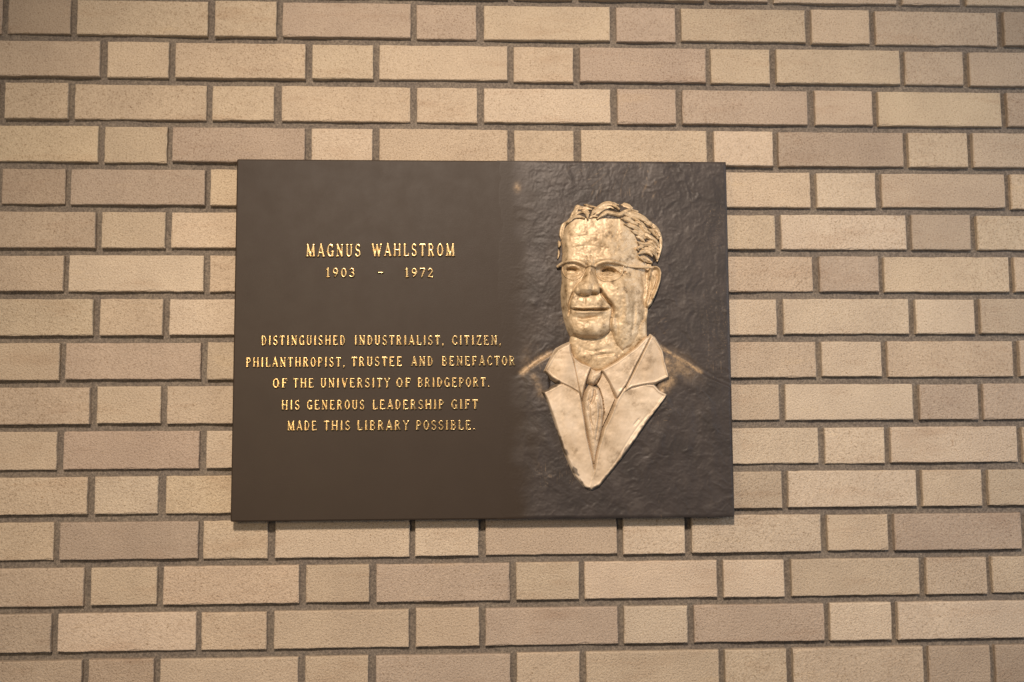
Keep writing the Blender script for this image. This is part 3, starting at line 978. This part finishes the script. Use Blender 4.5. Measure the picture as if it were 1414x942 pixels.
B0, B1 = .036, .964
GL = {
    'A': (.54, [([(.06, B0), (.27, 1)], T), ([(.27, 1), (.48, B0)], S), ([(.14, .32), (.40, .32)], .045), serif(.06, B0, .08), serif(.48, B0, .09)]),
    'B': (.48, [([(.1, 0.04), (.1, .96)], S), ([(.08, B1), (.24, B1)] + arc(.24, .74, .13, .224, 90, -90) + [(.1, .516)], T), ([(.1, .516), (.26, .516)] + arc(.26, .276, .15, .24, 90, -90) + [(.08, B0)], T), serif(.06, B0, .06), serif(.06, B1, .06)]),
    'C': (.48, [(arc(.27, .5, .20, .46, 42, 318, 24), .075), ([(.43, .66), (.43, .95)], .036), ([(.43, .05), (.43, .3)], .03)]),
    'D': (.50, [([(.1, .04), (.1, .96)], S), ([(.06, B1), (.2, B1)] + arc(.2, .5, .22, .464, 90, -90, 20) + [(.06, B0)], .066)]),
    'E': (.48, [([(.1, .04), (.1, .96)], S), ([(.04, B1), (.40, B1)], .04), ([(.04, B0), (.42, B0)], .04), ([(.1, .52), (.31, .52)], .042), ([(.41, B1), (.41, .84)], .03), ([(.43, B0), (.43, .18)], .03), ([(.31, .46), (.31, .58)], .026)]),
    'F': (.44, [([(.1, .04), (.1, .96)], S), ([(.04, B1), (.40, B1)], .04), ([(.1, .52), (.31, .52)], .042), ([(.40, B1), (.40, .76)], .032), ([(.31, .42), (.31, .62)], .028), serif(.1, B0, .11)]),
    'G': (.52, [(arc(.27, .5, .20, .46, 42, 318, 24), .075), ([(.43, .68), (.43, .95)], .036), ([(.44, .06), (.44, .42)], S), ([(.33, .43), (.52, .43)], .036)]),
    'H': (.58, [([(.1, .04), (.1, .96)], .076), ([(.48, .04), (.48, .96)], .076), ([(.1, .51), (.48, .51)], .045), serif(.1, B0), serif(.1, B1), serif(.48, B0), serif(.48, B1)]),
    'I': (.24, [([(.12, .04), (.12, .96)], S), serif(.12, B0), serif(.12, B1)]),
    'L': (.44, [([(.1, .04), (.1, .96)], S), ([(.04, B0), (.40, B0)], .04), ([(.40, B0), (.41, .26)], .034), serif(.1, B1, .11)]),
    'M': (.70, [([(.09, .04), (.13, .96)], .05), ([(.13, .97), (.35, .06)], S), ([(.35, .06), (.57, .97)], .056), ([(.57, .97), (.61, .04)], S), serif(.09, B0, .09), serif(.61, B0, .1), serif(.1, B1, .07), serif(.6, B1, .07)]),
    'N': (.56, [([(.1, .04), (.1, .96)], .052), ([(.1, .97), (.46, .03)], S), ([(.46, .04), (.46, .96)], .052), serif(.1, B0, .1), serif(.07, B1, .07), serif(.46, B1, .1)]),
    'O': (.50, [(arc(.25, .5, .185, .46, 0, 360, 28), .075)]),
    'P': (.46, [([(.1, .04), (.1, .96)], S), ([(.06, B1), (.22, B1)] + arc(.22, .715, .17, .249, 90, -90) + [(.1, .466)], .062), serif(.1, B0, .11)]),
    'R': (.52, [([(.1, .04), (.1, .96)], S), ([(.06, B1), (.22, B1)] + arc(.22, .73, .16, .234, 90, -90) + [(.1, .496)], .062), ([(.25, .5), (.43, .04)], S), serif(.1, B0, .11), serif(.46, B0, .06)]),
    'S': (.44, [(arc(.22, .735, .145, .225, 30, 180, 12) + arc(.22, .735, .145, .225, 180, 262, 6) + arc(.22, .265, .155, .235, 82, 0, 6) + arc(.22, .265, .155, .235, 0, -150, 12), .072), ([(.36, .76), (.36, .96)], .032), ([(.07, .04), (.07, .26)], .032)]),
    'T': (.48, [([(.24, .04), (.24, .96)], S), ([(.03, .955), (.45, .955)], .062), ([(.03, B1), (.025, .80)], .034), ([(.45, B1), (.455, .80)], .038), serif(.24, B0)]),
    'U': (.52, [([(.1, .96), (.1, .3)] + arc(.26, .27, .16, .23, 180, 360, 16) + [(.42, .96)], .074), serif(.1, B1, .1), serif(.42, B1, .1)]),
    'V': (.54, [([(.07, .96), (.28, .02)], S), ([(.28, .02), (.48, .96)], .055), serif(.07, B1, .09), serif(.48, B1, .08)]),
    'W': (.78, [([(.06, .96), (.24, .02)], S), ([(.24, .02), (.40, .92)], .055), ([(.40, .92), (.56, .02)], S), ([(.56, .02), (.72, .96)], .055), serif(.06, B1, .08), serif(.72, B1, .08)]),
    'Y': (.52, [([(.06, .96), (.26, .46)], S), ([(.46, .96), (.26, .46)], .056), ([(.26, .46), (.26, .04)], S), serif(.06, B1, .08), serif(.46, B1, .08), serif(.26, B0)]),
    'Z': (.46, [([(.06, B1), (.41, B1)], .042), ([(.39, .95), (.07, .05)], S), ([(.05, B0), (.41, B0)], .042), ([(.06, B1), (.06, .78)], .03), ([(.41, B0), (.41, .22)], .03)]),
    '1': (.34, [([(.18, .04), (.18, .97)], S), ([(.18, .96), (.05, .84)], .045), serif(.18, B0, .13)]),
    '9': (.46, [(arc(.23, .70, .155, .26, 0, 360, 22), .068), (arc(.03, .60, .355, .56, 12, -68, 14), .066)]),
    '0': (.46, [(arc(.23, .5, .165, .46, 0, 360, 26), .07)]),
    '3': (.44, [(arc(.20, .735, .15, .225, 150, -90, 16) + arc(.20, .28, .175, .24, 90, -150, 18), .068)]),
    '7': (.44, [([(.04, B1), (.41, B1)], .05), ([(.40, .94), (.17, .03)], .07), ([(.045, B1), (.045, .80)], .034)]),
    '2': (.44, [(arc(.21, .72, .155, .24, 165, -35, 18) + [(.07, .06)], .068), ([(.05, .05), (.40, .05)], .055), ([(.40, .05), (.41, .2)], .034)]),
    '-': (.40, [([(.05, .5), (.35, .5)], .05)]),
    ',': (.16, [([(.08, .07), (.08, .05)], .085), ([(.1, .05), (.05, -.13)], .045)]),
    '.': (.16, [([(.08, .07), (.081, .06)], .085)]),
}

WORDS = [  # part name, letter height, [(word, left, right, baseline at left, baseline at right)]
    ("name_word", 17.0, [("MAGNUS", 421.3, 496.2, 356.3, 355.9), ("WAHLSTROM", 511.7, 625.4, 355.2, 354.6)]),
    ("year_figure", 12.4, [("1903", 448.3, 488.2, 384.4, 384.2), ("-", 519.5, 527.8, 384, 384), ("1972", 556.6, 595.8, 384, 384)]),
    ("dedication_word", 12.8, [("DISTINGUISHED", 360.8, 475.2, 478.2, 477.6), ("INDUSTRIALIST,", 488, 610.6, 477.4, 477.2), ("CITIZEN,", 622, 689.6, 477.2, 477.0)]),
    ("dedication_word", 12.8, [("PHILANTHROPIST,", 340, 474.6, 508.2, 507.4), ("TRUSTEE", 484, 553.2, 507.0, 506.4), ("AND", 566, 595.6, 506.3, 506.0), ("BENEFACTOR", 608, 708.8, 505.8, 505.2)]),
    ("dedication_word", 12.6, [("OF", 376.4, 396.4, 536.6, 536.4), ("THE", 404.4, 432.2, 536.4, 536.3), ("UNIVERSITY", 441.7, 536.8, 536.2, 535.8), ("OF", 545.5, 565.4, 535.6, 535.5), ("BRIDGEPORT.", 574.8, 673.6, 535.4, 534.8)]),
    ("dedication_word", 12.8, [("HIS", 388.5, 413.4, 566.6, 566.5), ("GENEROUS", 423, 501.7, 566.4, 566.2), ("LEADERSHIP", 513, 610.6, 566.0, 565.6), ("GIFT", 621, 657.8, 565.5, 565.2)]),
    ("dedication_word", 12.8, [("MADE", 396.4, 436.4, 595.0, 594.8), ("THIS", 446.4, 482.2, 594.7, 594.6), ("LIBRARY", 492, 562.9, 594.5, 594.2), ("POSSIBLE.", 572.5, 653.6, 594.2, 593.8)]),
]
LETTER_CACHE = {}
LSTEP = 0.032


def letter_field(ch):
    if ch not in LETTER_CACHE:
        w, strokes = GL[ch]
        x = np.arange(-.16, w + .17, LSTEP)
        y = np.arange(-.30, 1.12, LSTEP)
        X, Y = np.meshgrid(x, y[::-1])
        D = np.full(X.shape, -9.0)
        for pts, r in strokes:
            d, _, _ = pdist(X, Y, pts)
            D = np.maximum(D, r * (1.06 if r > .05 else 1.32) - d)
        LETTER_CACHE[ch] = (X, Y, D)
    return LETTER_CACHE[ch]


def build_line(name, hgt, words):
    V = []
    F = []
    n0 = 0
    for word, xl, xr, bl, br in words:
        tot = sum(GL[c][0] for c in word) + .20 * (len(word) - 1)
        sx = (xr - xl) / tot
        if len(word) == 1:
            sx = (xr - xl) / GL[word][0]
        x = xl
        for ch in word:
            w = GL[ch][0]
            X, Y, D = letter_field(ch)
            # rounded cast section: steep flank, softly domed top
            H = np.where(D > -.002, 1.9 * np.sqrt(np.clip(1 - (1 - np.clip((D + .03) / .085, 0, 1)) ** 2, 0, 1)), -1.5 + np.maximum(D * 8, -3))
            base = bl + (br - bl) * (x - xl) / (xr - xl)
            PX = x + X * sx
            PY = base - Y * hgt
            u, v = loc(PX, PY)
            r, c = X.shape
            k = np.maximum(np.maximum(H[:-1, :-1], H[1:, :-1]), np.maximum(H[:-1, 1:], H[1:, 1:])) > -1.0
            idx = np.arange(r * c).reshape(r, c)
            f = np.stack([idx[:-1, :-1], idx[1:, :-1], idx[1:, 1:], idx[:-1, 1:]], -1)[k]
            used = np.unique(f)
            remap = np.full(r * c, -1)
            remap[used] = np.arange(len(used)) + n0
            P = np.stack([u, -(H + .5) * U, v], -1).reshape(-1, 3)[used]
            V.append(P)
            F.append(remap[f])
            n0 += len(used)
            x += (w + .20) * sx
    return link_mesh(name, np.vstack(V), np.vstack(F), M_BRASS, plaque)


for nm, hg, wd in WORDS:
    for w1 in wd:
        build_line('dash' if w1[0] == '-' else nm, hg, [w1])
